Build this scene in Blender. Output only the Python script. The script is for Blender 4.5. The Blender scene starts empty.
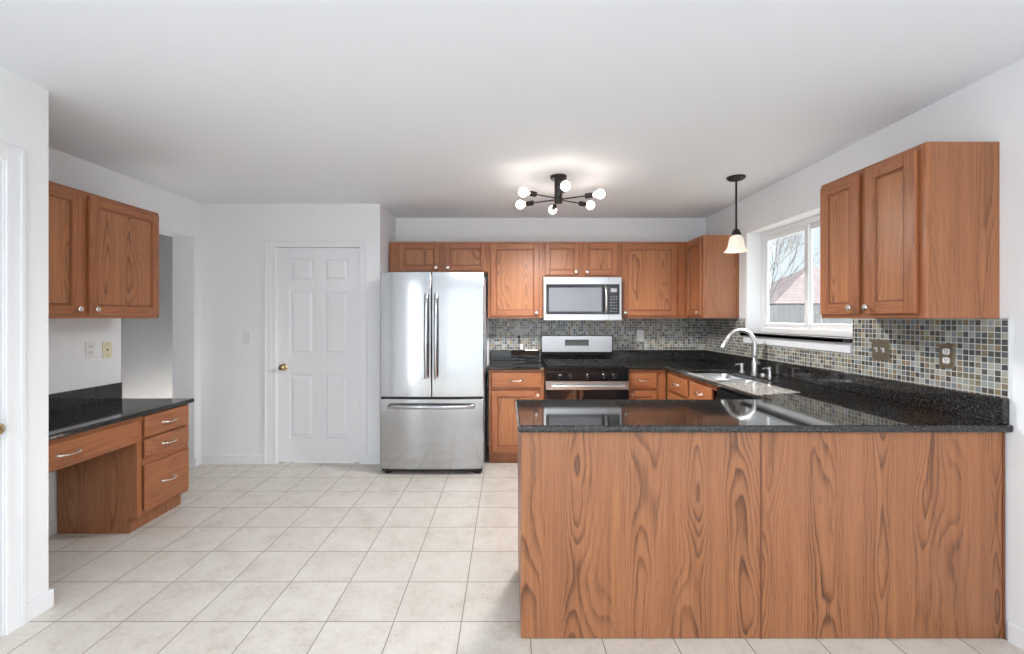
import bpy, bmesh, math, random
from mathutils import Vector, Matrix, Euler
random.seed(7)
S = bpy.context.scene
C = S.collection
R = math.radians

# ------------------------------------------------------------------ camera, world, lights, exposure
cam = bpy.data.cameras.new('camera')
cam.sensor_width = 36.0
cam.lens = 36.0 * 450.0 / 1024.0
cam.shift_x = 5.0 / 1024.0
cam.shift_y = -9.0 / 1024.0
cam.clip_start = 0.05
cam.clip_end = 300
co = bpy.data.objects.new('camera', cam)
C.objects.link(co)
co.location = (0, 0, 1.368)
co.rotation_euler = (R(90), 0, 0)
S.camera = co

w = bpy.data.worlds.new('sky')
S.world = w
w.use_nodes = True
wn = w.node_tree.nodes
wl = w.node_tree.links
wn.clear()
wo = wn.new('ShaderNodeOutputWorld')
wb = wn.new('ShaderNodeBackground')
wg = wn.new('ShaderNodeTexCoord')
ws = wn.new('ShaderNodeSeparateXYZ')
wr = wn.new('ShaderNodeValToRGB')
wr.color_ramp.elements[0].position = 0.22
wr.color_ramp.elements[0].color = (0.345, 0.385, 0.41, 1)
wr.color_ramp.elements[1].position = 0.5
wr.color_ramp.elements[1].color = (0.86, 0.94, 1.0, 1)
wl.new(wg.outputs['Generated'], ws.inputs[0])
wl.new(ws.outputs['Z'], wr.inputs[0])
wl.new(wr.outputs[0], wb.inputs[0])
wb.inputs[1].default_value = 1.6
wl.new(wb.outputs[0], wo.inputs[0])

sun = bpy.data.lights.new('sun', 'SUN')
sun.energy = 100.0
sun.angle = R(0.6)
sun.color = (1.0, 0.98, 0.96)
so = bpy.data.objects.new('sun', sun)
C.objects.link(so)
so.rotation_euler = Vector((-0.92, -0.26, -1.0)).to_track_quat('-Z', 'Y').to_euler()


XE_ = -2.163


def area(name, loc, rot, sx, sy, energy, col):
    l = bpy.data.lights.new(name, 'AREA')
    l.shape = 'RECTANGLE'
    l.size = sx
    l.size_y = sy
    l.energy = energy
    l.color = col
    o = bpy.data.objects.new(name, l)
    C.objects.link(o)
    o.location = loc
    o.rotation_euler = rot
    return o


# daylight standing in the wide glass doors behind the camera, then two added fill lights
area('daylight_rear', (0.4, -3.52, 1.12), (R(90), 0, 0), 3.0, 2.1, 19, (0.84, 0.92, 1.0))
area('entry_side_fill', (XE_ - .16, -1.6, 1.08), (R(90), 0, R(-90)), 2.0, 2.0, 40, (0.84, 0.92, 1.0))  # added side light, gives the fridge doors their bright band
area('overhead_fill', (0.5, -1.5, 2.40), (0, 0, 0), 2.6, 2.0, 68, (0.90, 0.95, 1.0))  # added unseen fill below the ceiling, brightens the whole room

S.view_settings.view_transform = 'Standard'
S.view_settings.look = 'None'
S.view_settings.gamma = 1.0
S.view_settings.use_curve_mapping = False
S.view_settings.exposure = 0.73
S.cycles.max_bounces = 12
S.cycles.diffuse_bounces = 6
S.cycles.glossy_bounces = 5
S.cycles.transparent_max_bounces = 12
S.cycles.caustics_reflective = False
S.cycles.caustics_refractive = False
S.cycles.sample_clamp_indirect = 6
S.cycles.use_denoising = True


# ------------------------------------------------------------------ materials
def lin(c):
    c = c / 255.0
    return c / 12.92 if c <= 0.04045 else ((c + 0.055) / 1.055) ** 2.4


def rgb(r, g, b):
    return (lin(r), lin(g), lin(b), 1)


class NT:
    def __init__(self, name):
        self.m = bpy.data.materials.new(name)
        self.m.use_nodes = True
        self.t = self.m.node_tree
        self.n = self.t.nodes
        self.n.clear()
        self.out = self.n.new('ShaderNodeOutputMaterial')
        self.b = self.n.new('ShaderNodeBsdfPrincipled')
        self.link(self.b.outputs[0], self.out.inputs[0])

    def link(self, a, b):
        self.t.links.new(a, b)

    def new(self, t, **kw):
        n = self.n.new(t)
        for k, v in kw.items():
            setattr(n, k, v)
        return n

    def put(self, sock, v):
        if isinstance(v, bpy.types.NodeSocket):
            self.link(v, sock)
        else:
            sock.default_value = v

    def math(self, op, a, b=0.0, c=0.0):
        n = self.new('ShaderNodeMath', operation=op)
        self.put(n.inputs[0], a)
        self.put(n.inputs[1], b)
        self.put(n.inputs[2], c)
        return n.outputs[0]

    def vmath(self, op, a, b=(0, 0, 0)):
        n = self.new('ShaderNodeVectorMath', operation=op)
        self.put(n.inputs[0], a)
        self.put(n.inputs[1], b)
        return n.outputs[0]

    def mix(self, f, a, b, blend='MIX'):
        n = self.new('ShaderNodeMix', data_type='RGBA', blend_type=blend)
        self.put(n.inputs[0], f)
        self.put(n.inputs[6], a)
        self.put(n.inputs[7], b)
        return n.outputs[2]

    def ramp(self, f, stops, const=False):
        n = self.new('ShaderNodeValToRGB')
        cr = n.color_ramp
        if const:
            cr.interpolation = 'CONSTANT'
        while len(cr.elements) < len(stops):
            cr.elements.new(0.5)
        for e, (p, c) in zip(cr.elements, stops):
            e.position = p
            e.color = c if len(c) == 4 else (*c, 1)
        self.put(n.inputs[0], f)
        return n.outputs[0]

    def noise(self, vec, scale, detail=2.0, rough=0.5):
        n = self.new('ShaderNodeTexNoise')
        self.put(n.inputs['Vector'], vec)
        n.inputs['Scale'].default_value = scale
        n.inputs['Detail'].default_value = detail
        n.inputs['Roughness'].default_value = rough
        return n.outputs['Fac']

    def obj(self):
        return self.new('ShaderNodeTexCoord').outputs['Object']

    def rnd(self):
        return self.new('ShaderNodeObjectInfo').outputs['Random']

    def bump(self, h, strength=0.2, dist=0.002):
        n = self.new('ShaderNodeBump')
        n.inputs['Strength'].default_value = strength
        n.inputs['Distance'].default_value = dist
        self.put(n.inputs['Height'], h)
        self.link(n.outputs[0], self.b.inputs['Normal'])

    def set(self, **kw):
        for k, v in kw.items():
            self.put(self.b.inputs[k.replace('_', ' ')], v)
        return self


def paint(name, col, rough=0.6, bump=0.0):
    t = NT(name)
    n = t.noise(t.obj(), 3.0, 3)
    c = t.mix(t.math('MULTIPLY', n, 0.06), col, (col[0] * .8, col[1] * .8, col[2] * .8, 1))
    t.set(Base_Color=c, Roughness=rough)
    if bump:
        t.bump(t.noise(t.obj(), 260, 2), bump, 0.001)
    return t.m


def plain(name, col, rough=0.4, metal=0.0, coat=0.0):
    t = NT(name)
    n = t.noise(t.obj(), 40.0, 2)
    c = t.mix(t.math('MULTIPLY', n, 0.1), col, (col[0] * .75, col[1] * .75, col[2] * .75, 1))
    t.set(Base_Color=c, Roughness=rough, Metallic=metal)
    if coat:
        t.set(Coat_Weight=coat)
    return t.m


def wood(name, axis, light, dark, freq=9.0, cross=8.0, along=1.5, rough=0.36, line=0.75, gap=0.0):
    """oak: contour lines of a noise stretched along the grain give the cathedrals"""
    t = NT(name)
    off = t.math('MULTIPLY', t.rnd(), 37.0)
    comb = t.new('ShaderNodeCombineXYZ')
    for i in range(3):
        t.put(comb.inputs[i], off)
    v = t.vmath('ADD', t.obj(), comb.outputs[0])
    k = {'X': 0, 'Y': 1, 'Z': 2}[axis]
    s1 = [cross] * 3
    s1[k] = along
    s2 = [170.0] * 3
    s2[k] = 4.0
    s3 = [420.0] * 3
    s3[k] = 14.0
    wob = t.noise(t.vmath('MULTIPLY', v, tuple(a * 4 for a in s1)), 1.0, 2)
    n1 = t.noise(t.vmath('MULTIPLY', v, tuple(s1)), 1.0, 1.0, 0.4)
    n1 = t.math('ADD', n1, t.math('MULTIPLY', wob, 0.035))
    saw = t.math('FRACT', t.math('MULTIPLY', n1, freq))
    ring = t.ramp(saw, [(0.0, (0, 0, 0)), (0.55, (.25, .25, .25)), (0.90, (1, 1, 1)), (1.0, (0, 0, 0))])
    fib = t.noise(t.vmath('MULTIPLY', v, tuple(s2)), 1.0, 3, .6)
    por = t.noise(t.vmath('MULTIPLY', v, tuple(s3)), 1.0, 1, .5)
    por = t.ramp(por, [(0.36, (1, 1, 1)), (0.46, (0, 0, 0))])
    broad = t.noise(t.vmath('MULTIPLY', v, tuple(a * .45 for a in s1)), 1.0, 2)
    f = t.math('MULTIPLY', ring, line)
    f = t.math('ADD', f, t.math('MULTIPLY', t.math('SUBTRACT', fib, 0.5), 0.75))
    f = t.math('ADD', f, t.math('MULTIPLY', t.math('SUBTRACT', broad, 0.5), 0.55))
    f = t.math('ADD', f, t.math('MULTIPLY', por, t.math('MULTIPLY_ADD', ring, 0.28, 0.10)))
    nf = t.new('ShaderNodeClamp')
    t.link(f, nf.inputs[0])
    c = t.mix(nf.outputs[0], light, dark)
    t.set(Base_Color=c, Roughness=t.math('MULTIPLY_ADD', fib, 0.12, rough - .06))
    t.bump(f, 0.06, 0.001)
    return t.m




def cathedral(name, light, dark, pitch=.2, A=30.0, B=9.0, zf=1.3, rough=0.36, line=0.5):
    """flat-sawn oak: stacked parabolas in columns, straight lines between them (grain along z)"""
    t = NT(name)
    off = t.math('MULTIPLY', t.rnd(), 37.0)
    comb = t.new('ShaderNodeCombineXYZ')
    for i in range(3):
        t.put(comb.inputs[i], off)
    v = t.vmath('ADD', t.obj(), comb.outputs[0])
    sp = t.new('ShaderNodeSeparateXYZ')
    t.link(v, sp.inputs[0])
    u = t.math('ADD', sp.outputs[0], sp.outputs[1])
    low = t.noise(t.vmath('MULTIPLY', v, (3.0, 3.0, .5)), 1.0, 1)
    u = t.math('ADD', u, t.math('MULTIPLY', t.math('SUBTRACT', low, .5), pitch * 1.6))
    d = t.math('SUBTRACT', t.math('FRACT', t.math('DIVIDE', u, pitch)), .5)
    d2 = t.math('POWER', t.math('ABSOLUTE', d), 1.7)
    zn = t.noise(t.vmath('MULTIPLY', v, (4.0, 4.0, zf)), 1.0, 1.5)
    jit = t.noise(t.vmath('MULTIPLY', v, (45, 45, 7)), 1.0, 2)
    f0 = t.math('ADD', t.math('MULTIPLY', d2, A), t.math('MULTIPLY', zn, B))
    f0 = t.math('ADD', f0, t.math('MULTIPLY', jit, .55))
    saw = t.math('FRACT', f0)
    ring = t.ramp(saw, [(0.0, (0, 0, 0)), (0.45, (.10, .10, .10)), (0.86, (1, 1, 1)), (1.0, (0, 0, 0))])
    fib = t.noise(t.vmath('MULTIPLY', v, (190, 190, 3.5)), 1.0, 3, .65)
    st = t.noise(t.vmath('MULTIPLY', v, (38, 38, .9)), 1.0, 3, .6)
    msk = t.noise(t.vmath('MULTIPLY', v, (6, 6, 1.2)), 1.0, 2)
    por = t.ramp(t.noise(t.vmath('MULTIPLY', v, (420, 420, 14)), 1.0, 1), [(0.36, (1, 1, 1)), (0.46, (0, 0, 0))])
    f = t.math('MULTIPLY', ring, t.math('MULTIPLY', t.math('MAXIMUM', t.math('MULTIPLY_ADD', t.math('ABSOLUTE', d), -line * 2.6, line * 1.25), line * .12), t.math('MULTIPLY_ADD', msk, 1.8, -.05)))
    f = t.math('ADD', f, t.math('MULTIPLY', t.math('SUBTRACT', fib, .42), .95))
    f = t.math('ADD', f, t.math('MULTIPLY', t.math('SUBTRACT', st, .42), .9))
    f = t.math('ADD', f, t.math('MULTIPLY', por, t.math('MULTIPLY_ADD', ring, .25, .08)))
    nf = t.new('ShaderNodeClamp')
    t.link(f, nf.inputs[0])
    c = t.mix(nf.outputs[0], light, dark)
    t.set(Base_Color=c, Roughness=t.math('MULTIPLY_ADD', fib, 0.12, rough - .06))
    t.bump(f, 0.05, 0.001)
    return t.m


WL, WD = rgb(186, 115, 66), rgb(120, 63, 32)
FL, FD = rgb(160, 101, 64), rgb(108, 62, 37)
M = {}
for ax in 'XYZ':
    M['oak' + ax] = wood('oak_frame_' + ax, ax, FL, FD, 9, 14, 0.8, 0.36, 0.4)
M['panel'] = cathedral('oak_panel', rgb(174, 115, 75), rgb(104, 62, 37), .21, 20, 10, 1.8, .36, .62)
M['veneer'] = cathedral('oak_veneer', rgb(157, 103, 67), rgb(80, 46, 27), .24, 22, 12, 1.6, .30, .58)
M['endoak'] = cathedral('oak_end_panel', rgb(158, 103, 67), rgb(92, 54, 33), .28, 18, 7, 1.0, .36, .5)

M['beadZ'] = wood('oak_bead_Z', 'Z', rgb(138, 82, 48), rgb(96, 52, 30), 9, 14, 0.8, 0.36, 0.4)  # tone darkened for stain and for shade in the panel recess
M['beadX'] = wood('oak_bead_X', 'X', rgb(138, 82, 48), rgb(96, 52, 30), 9, 14, 0.8, 0.36, 0.4)  # same stain and painted-in shade, grain along the rails
M['darkoak'] = plain('dark_oak_strip', rgb(112, 66, 40), 0.5)
M['wall'] = paint('white_wall_paint', (0.85, 0.86, 0.875, 1), 0.7, 0.05)
M['ceiling'] = paint('ceiling_paint', (0.82, 0.845, 0.885, 1), 0.85, 0.05)
M['trim'] = paint('white_trim_paint', (0.84, 0.85, 0.87, 1), 0.32)
M['door'] = paint('white_door_paint', (0.83, 0.84, 0.865, 1), 0.35)
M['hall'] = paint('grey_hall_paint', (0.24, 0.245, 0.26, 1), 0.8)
M['vinyl'] = paint('white_vinyl', (0.86, 0.87, 0.88, 1), 0.3)
M['plastic'] = plain('white_plastic', (0.80, 0.80, 0.79, 1), 0.35)
M['greyplate'] = plain('grey_plastic_plate', (0.52, 0.51, 0.48, 1), 0.4)
M['almond'] = plain('almond_plastic', rgb(228, 222, 190), 0.4)
M['black'] = plain('black_enamel', (0.008, 0.008, 0.009, 1), 0.12)
M['blackglass'] = plain('black_glass', (0.010, 0.010, 0.012, 1), 0.04)
M['mwglass'] = plain('oven_window_glass', (0.155, 0.165, 0.185, 1), 0.08)
M['iron'] = plain('cast_iron', (0.012, 0.012, 0.013, 1), 0.5)
M['rubber'] = plain('black_rubber', (0.012, 0.012, 0.013, 1), 0.6)
M['darkgrey'] = plain('grey_appliance_side', (0.48, 0.51, 0.56, 1), 0.4)
M['nickel'] = plain('satin_nickel', (0.80, 0.76, 0.70, 1), 0.25, 1.0)
M['chrome'] = plain('brushed_faucet', (0.66, 0.66, 0.67, 1), 0.3, 1.0)
M['brass'] = plain('brass', (0.62, 0.47, 0.24, 1), 0.25, 1.0)
M['plate'] = plain('antique_brass_plate', (0.30, 0.26, 0.19, 1), 0.35, 1.0)
M['bronze'] = plain('dark_bronze', (0.025, 0.021, 0.019, 1), 0.4, 0.4)
M['display'] = plain('grey_display', (0.14, 0.15, 0.14, 1), 0.3)
M['keys'] = plain('key_legend_grey', (0.30, 0.31, 0.33, 1), 0.4)
M['siding'] = plain('pale_siding', (0.26, 0.27, 0.29, 1), 0.8)
M['siding'].node_tree.nodes['Principled BSDF'].inputs['Specular IOR Level'].default_value = 0.0
M['fencewood'] = plain('pale_fence_wood', (0.30, 0.30, 0.31, 1), 0.8)
M['fencewood'].node_tree.nodes['Principled BSDF'].inputs['Specular IOR Level'].default_value = 0.0
M['bark'] = plain('grey_bark', (0.19, 0.185, 0.185, 1), 0.9)
M['bark'].node_tree.nodes['Principled BSDF'].inputs['Specular IOR Level'].default_value = 0.0


def steel(name, axis, base=0.44, rough=0.10):
    t = NT(name)
    s = [3.0, 3.0, 3.0]
    for i in range(3):
        if i != axis:
            s[i] = 700.0
    v = t.vmath('MULTIPLY', t.obj(), tuple(s))
    n = t.noise(v, 1.0, 3)
    c = t.mix(n, (base * .94, base * .94, base * .96, 1), (base * 1.05, base * 1.05, base * 1.06, 1))
    t.set(Base_Color=c, Metallic=1.0, Roughness=t.math('MULTIPLY_ADD', n, 0.10, rough - .05))
    t.bump(n, 0.03, 0.0005)
    return t.m


M['steel'] = steel('brushed_stainless', 0)
M['sinksteel'] = steel('sink_stainless', 1, 0.66, 0.25)
M['mwsteel'] = steel('microwave_stainless', 0, 0.54, 0.30)


def emit(name, col, st):
    t = NT(name)
    e = t.new('ShaderNodeEmission')
    lw = t.new('ShaderNodeLayerWeight')
    e.inputs[0].default_value = (*col, 1)
    e.inputs[1].default_value = st
    t.link(e.outputs[0], t.out.inputs[0])
    return t.m


M['bulb'] = emit('lit_bulb', (1.0, 0.88, 0.78), 9.0)

t = NT('frosted_shade')
t.set(Base_Color=(0.85, 0.80, 0.72, 1), Roughness=0.45, Transmission_Weight=0.0,
      Subsurface_Weight=0.0, Emission_Color=(1.0, 0.86, 0.66, 1), Emission_Strength=0.18)
M['shade'] = t.m

t = NT('clear_pane')
tr = t.new('ShaderNodeBsdfTransparent')
gl = t.new('ShaderNodeBsdfGlossy')
gl.inputs['Roughness'].default_value = 0.0
fr = t.new('ShaderNodeFresnel')
fr.inputs[0].default_value = 1.35
mx = t.new('ShaderNodeMixShader')
gm = t.new('ShaderNodeNewGeometry')
t.link(t.math('MULTIPLY', fr.outputs[0], t.math('SUBTRACT', 1.0, gm.outputs['Backfacing'])), mx.inputs[0])
tr.inputs[0].default_value = (0.97, 0.98, 0.985, 1)
t.link(tr.outputs[0], mx.inputs[1])
t.link(gl.outputs[0], mx.inputs[2])
t.link(mx.outputs[0], t.out.inputs[0])
M['glass'] = t.m


def granite(name):
    t = NT(name)
    o = t.obj()
    v1 = t.new('ShaderNodeTexVoronoi')
    v1.inputs['Scale'].default_value = 330
    t.link(o, v1.inputs['Vector'])
    sep = t.new('ShaderNodeSeparateColor')
    t.link(v1.outputs['Color'], sep.inputs[0])
    fleck = t.ramp(sep.outputs[0], [(0, (.007, .007, .008)), (.50, (.014, .014, .015)), (.72, (.030, .028, .026)),
                                    (.86, (.056, .052, .047)), (.94, (.10, .088, .07)), (.985, (.19, .165, .13))], True)
    v2 = t.new('ShaderNodeTexVoronoi')
    v2.inputs['Scale'].default_value = 120
    t.link(o, v2.inputs['Vector'])
    sep2 = t.new('ShaderNodeSeparateColor')
    t.link(v2.outputs['Color'], sep2.inputs[0])
    big = t.ramp(sep2.outputs[1], [(0, (0, 0, 0)), (.80, (.5, .5, .5)), (.92, (1, 1, 1))], True)
    c = t.mix(t.math('MULTIPLY', big, 0.4), fleck, (.030, .025, .018, 1))
    t.set(Base_Color=c, Roughness=0.055)
    return t.m


M['granite'] = granite('black_granite')


def mosaic(name, axis, dim=1.0):
    t = NT(name)
    P = 0.0272
    sp = t.new('ShaderNodeSeparateXYZ')
    t.link(t.obj(), sp.inputs[0])
    a = t.math('DIVIDE', sp.outputs[axis], P)
    b = t.math('DIVIDE', sp.outputs[2], P)
    fa, fb = t.math('FLOOR', a), t.math('FLOOR', b)
    cb = t.new('ShaderNodeCombineXYZ')
    t.link(fa, cb.inputs[0])
    t.link(fb, cb.inputs[1])
    wn_ = t.new('ShaderNodeTexWhiteNoise', noise_dimensions='2D')
    t.link(cb.outputs[0], wn_.inputs['Vector'])
    pal = [rgb(44, 46, 54), rgb(166, 160, 142), rgb(116, 124, 130), rgb(176, 172, 160), rgb(72, 64, 52), rgb(132, 142, 150),
           rgb(140, 122, 92), rgb(54, 56, 62), rgb(190, 190, 182), rgb(118, 110, 90), rgb(88, 98, 110), rgb(150, 128, 96),
           rgb(60, 58, 52), rgb(168, 176, 180)]
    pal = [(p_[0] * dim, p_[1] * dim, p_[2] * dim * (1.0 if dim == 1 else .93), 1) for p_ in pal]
    n = len(pal)
    c = t.ramp(wn_.outputs['Value'], [(i / n, p) for i, p in enumerate(pal)], True)
    cl = t.noise(t.obj(), 60, 3)
    c = t.mix(t.math('MULTIPLY', cl, 0.25), c, rgb(190, 186, 175))
    ga = t.math('ABSOLUTE', t.math('SUBTRACT', t.math('FRACT', a), 0.5))
    gb = t.math('ABSOLUTE', t.math('SUBTRACT', t.math('FRACT', b), 0.5))
    g = t.math('MAXIMUM', ga, gb)
    gr = t.math('GREATER_THAN', g, 0.435)
    c = t.mix(gr, c, rgb(206, 206, 202))
    t.set(Base_Color=c, Roughness=t.math('MULTIPLY_ADD', gr, 0.5, 0.15))
    t.bump(t.math('SUBTRACT', 1.0, gr), 0.4, 0.002)
    return t.m


M['mosaicX'] = mosaic('glass_mosaic_back', 0)
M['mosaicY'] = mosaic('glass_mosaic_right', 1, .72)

# floor tiles
t = NT('beige_floor_tile')
P = 0.305
sp = t.new('ShaderNodeSeparateXYZ')
t.link(t.obj(), sp.inputs[0])
a = t.math('DIVIDE', t.math('ADD', sp.outputs[0], 0.205 + P * 40), P)
b = t.math('DIVIDE', t.math('ADD', sp.outputs[1], -2.028 + P * 40), P)
cb = t.new('ShaderNodeCombineXYZ')
t.link(t.math('FLOOR', a), cb.inputs[0])
t.link(t.math('FLOOR', b), cb.inputs[1])
wnz = t.new('ShaderNodeTexWhiteNoise', noise_dimensions='2D')
t.link(cb.outputs[0], wnz.inputs['Vector'])
sh = t.vmath('ADD', t.obj(), t.vmath('SCALE', wnz.outputs['Color']))
sc_ = t.new('ShaderNodeVectorMath', operation='SCALE')
t.link(wnz.outputs['Color'], sc_.inputs[0])
sc_.inputs['Scale'].default_value = 20
v = t.vmath('ADD', t.obj(), sc_.outputs[0])
m1 = t.noise(v, 7, 5, .6)
m2 = t.noise(v, 45, 4, .65)
mm = t.math('ADD', t.math('MULTIPLY', m1, .6), t.math('MULTIPLY', m2, .4))
c = t.ramp(mm, [(.30, rgb(188, 179, 168)), (.46, rgb(208, 202, 193)), (.62, rgb(218, 214, 207))])
c = t.mix(t.math('MULTIPLY', wnz.outputs['Value'], .10), c, rgb(180, 170, 160))
ga = t.math('ABSOLUTE', t.math('SUBTRACT', t.math('FRACT', a), 0.5))
gb = t.math('ABSOLUTE', t.math('SUBTRACT', t.math('FRACT', b), 0.5))
gr = t.math('GREATER_THAN', t.math('MAXIMUM', ga, gb), 0.5 - 0.0024 / P)
c = t.mix(gr, c, rgb(138, 132, 126))
t.set(Base_Color=c, Roughness=t.math('MULTIPLY_ADD', gr, 0.4, 0.38))
t.bump(t.math('SUBTRACT', t.math('MULTIPLY', m2, .15), gr), 0.35, 0.002)
M['floor'] = t.m

t = NT('brown_shingle_roof')
br = t.new('ShaderNodeTexBrick')
br.inputs['Scale'].default_value = 1.0
br.inputs['Brick Width'].default_value = 0.5
br.inputs['Row Height'].default_value = 0.3
br.inputs['Mortar Size'].default_value = 0.02
br.inputs['Color1'].default_value = (0.045, 0.039, 0.040, 1)
br.inputs['Color2'].default_value = (0.036, 0.032, 0.033, 1)
br.inputs['Mortar'].default_value = (0.026, 0.023, 0.023, 1)
t.link(t.obj(), br.inputs['Vector'])
t.set(Base_Color=br.outputs['Color'], Roughness=0.9, Specular_IOR_Level=0.0)
M['shingle'] = t.m

t = NT('winter_grass')
c = t.ramp(t.noise(t.obj(), 4, 5), [(.3, (.03, .032, .025)), (.7, (.05, .05, .045))])
t.set(Base_Color=c, Roughness=1.0, Specular_IOR_Level=0.0)
M['lawn'] = t.m


# ------------------------------------------------------------------ mesh helpers
class MB:
    def __init__(self):
        self.v, self.f, self.m = [], [], []

    def add(self, vs, fs, m=0):
        k = len(self.v)
        self.v += [tuple(p) for p in vs]
        self.f += [tuple(i + k for i in q) for q in fs]
        self.m += [m] * len(fs)
        return self

    def box(self, x0, x1, y0, y1, z0, z1, m=0):
        x0, x1 = min(x0, x1), max(x0, x1)
        y0, y1 = min(y0, y1), max(y0, y1)
        z0, z1 = min(z0, z1), max(z0, z1)
        vs = [(x, y, z) for z in (z0, z1) for x, y in ((x0, y0), (x1, y0), (x1, y1), (x0, y1))]
        fs = [(3, 2, 1, 0), (4, 5, 6, 7), (0, 1, 5, 4), (1, 2, 6, 5), (2, 3, 7, 6), (3, 0, 4, 7)]
        return self.add(vs, fs, m)

    def frustum(self, x0, x1, z0, z1, yb, yf, inset, m=0):
        """a raised field: rectangle at depth yb tapering to an inset rectangle at yf (front is -y)"""
        i = inset
        vs = [(x0, yb, z0), (x1, yb, z0), (x1, yb, z1), (x0, yb, z1),
              (x0 + i, yf, z0 + i), (x1 - i, yf, z0 + i), (x1 - i, yf, z1 - i), (x0 + i, yf, z1 - i)]
        fs = [(3, 2, 1, 0), (4, 5, 6, 7), (0, 1, 5, 4), (1, 2, 6, 5), (2, 3, 7, 6), (3, 0, 4, 7)]
        if yf > yb:
            fs = [q[::-1] for q in fs]
        return self.add(vs, fs, m)

    def prism(self, pts, z0, z1, m=0):
        n = len(pts)
        vs = [(x, y, z0) for x, y in pts] + [(x, y, z1) for x, y in pts]
        fs = [tuple(range(n))[::-1], tuple(range(n, 2 * n))]
        fs += [(i, (i + 1) % n, n + (i + 1) % n, n + i) for i in range(n)]
        return self.add(vs, fs, m)

    def lathe(self, prof, o=(0, 0, 0), axis=(0, 0, 1), seg=24, m=0):
        """prof: (radius, height) pairs along axis from o"""
        ax = Vector(axis).normalized()
        q = Vector((0, 0, 1)).rotation_difference(ax)
        vs, fs = [], []
        for r, h in prof:
            for i in range(seg):
                a_ = 2 * math.pi * i / seg
                p = q @ Vector((max(r, 1e-5) * math.cos(a_), max(r, 1e-5) * math.sin(a_), h))
                vs.append(tuple(p + Vector(o)))
        for j in range(len(prof) - 1):
            for i in range(seg):
                i2 = (i + 1) % seg
                fs.append((j * seg + i, j * seg + i2, (j + 1) * seg + i2, (j + 1) * seg + i))
        fs.append(tuple(range(seg))[::-1])
        fs.append(tuple(range((len(prof) - 1) * seg, len(prof) * seg)))
        return self.add(vs, fs, m)

    def tube(self, pts, rad, seg=10, m=0, flat=1.0, up=None):
        pts = [Vector(p) for p in pts]
        n = len(pts)
        if not isinstance(rad, (list, tuple)):
            rad = [rad] * n
        tang = []
        for i in range(n):
            tang.append((pts[min(i + 1, n - 1)] - pts[max(i - 1, 0)]).normalized())
        nrm = Vector(up) if up else tang[0].orthogonal().normalized()
        vs, fs = [], []
        for i in range(n):
            nrm = (nrm - tang[i] * nrm.dot(tang[i])).normalized()
            bi = tang[i].cross(nrm)
            for k in range(seg):
                a_ = 2 * math.pi * k / seg
                vs.append(tuple(pts[i] + (nrm * math.cos(a_) * flat + bi * math.sin(a_)) * rad[i]))
        for i in range(n - 1):
            for k in range(seg):
                k2 = (k + 1) % seg
                fs.append((i * seg + k, i * seg + k2, (i + 1) * seg + k2, (i + 1) * seg + k))
        fs.append(tuple(range(seg))[::-1])
        fs.append(tuple(range((n - 1) * seg, n * seg)))
        return self.add(vs, fs, m)

    def ball(self, c, r, seg=20, rings=12, m=0):
        return self.lathe([(r * math.sin(math.pi * j / rings), -r * math.cos(math.pi * j / rings)) for j in range(rings + 1)], c, (0, 0, 1), seg, m)

    def build(self, name, mats, parent=None, loc=(0, 0, 0), bevel=0.0, smooth=False, seg=2, merge=False):
        me = bpy.data.meshes.new(name)
        me.from_pydata(self.v, [], self.f)
        if not isinstance(mats, (list, tuple)):
            mats = [mats]
        for mt in mats:
            me.materials.append(mt)
        me.polygons.foreach_set('material_index', self.m)
        bm = bmesh.new()
        bm.from_mesh(me)
        if merge:
            bmesh.ops.remove_doubles(bm, verts=bm.verts, dist=1e-4)
        bmesh.ops.recalc_face_normals(bm, faces=bm.faces)
        bm.to_mesh(me)
        bm.free()
        if smooth:
            me.polygons.foreach_set('use_smooth', [True] * len(me.polygons))
            me.set_sharp_from_angle(angle=R(38))
        o = bpy.data.objects.new(name, me)
        C.objects.link(o)
        o.location = loc
        if parent:
            o.parent = parent
        if bevel:
            b_ = o.modifiers.new('edge', 'BEVEL')
            b_.width = bevel
            b_.segments = seg
            b_.limit_method = 'ANGLE'
            b_.angle_limit = R(40)
        return o


def tag(o, label, cat, group=None, kind=None):
    if label:
        o['label'] = label
    if cat:
        o['category'] = cat
    if group:
        o['group'] = group
    if kind:
        o['kind'] = kind
    return o


def thing(name, label, cat, loc=(0, 0, 0), rz=0.0, group=None, kind=None):
    o = bpy.data.objects.new(name, None)
    o.empty_display_size = 0.1
    C.objects.link(o)
    o.location = loc
    o.rotation_euler = (0, 0, R(rz))
    return tag(o, label, cat, group, kind)


def struct(name, mb, mat, label=None, bevel=0.0, **kw):
    o = mb.build(name, mat, bevel=bevel, **kw)
    o['kind'] = 'structure'
    if label:
        o['label'] = label
    return o


def arcpts(c, r, a0, a1, n):
    return [(c[0] + r * math.cos(R(a0 + (a1 - a0) * i / n)), c[1] + r * math.sin(R(a0 + (a1 - a0) * i / n))) for i in range(n + 1)]


def rrect(x0, x1, y0, y1, r, n=6):
    p = []
    p += arcpts((x1 - r, y0 + r), r, -90, 0, n)
    p += arcpts((x1 - r, y1 - r), r, 0, 90, n)
    p += arcpts((x0 + r, y1 - r), r, 90, 180, n)
    p += arcpts((x0 + r, y0 + r), r, 180, 270, n)
    return p


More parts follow.
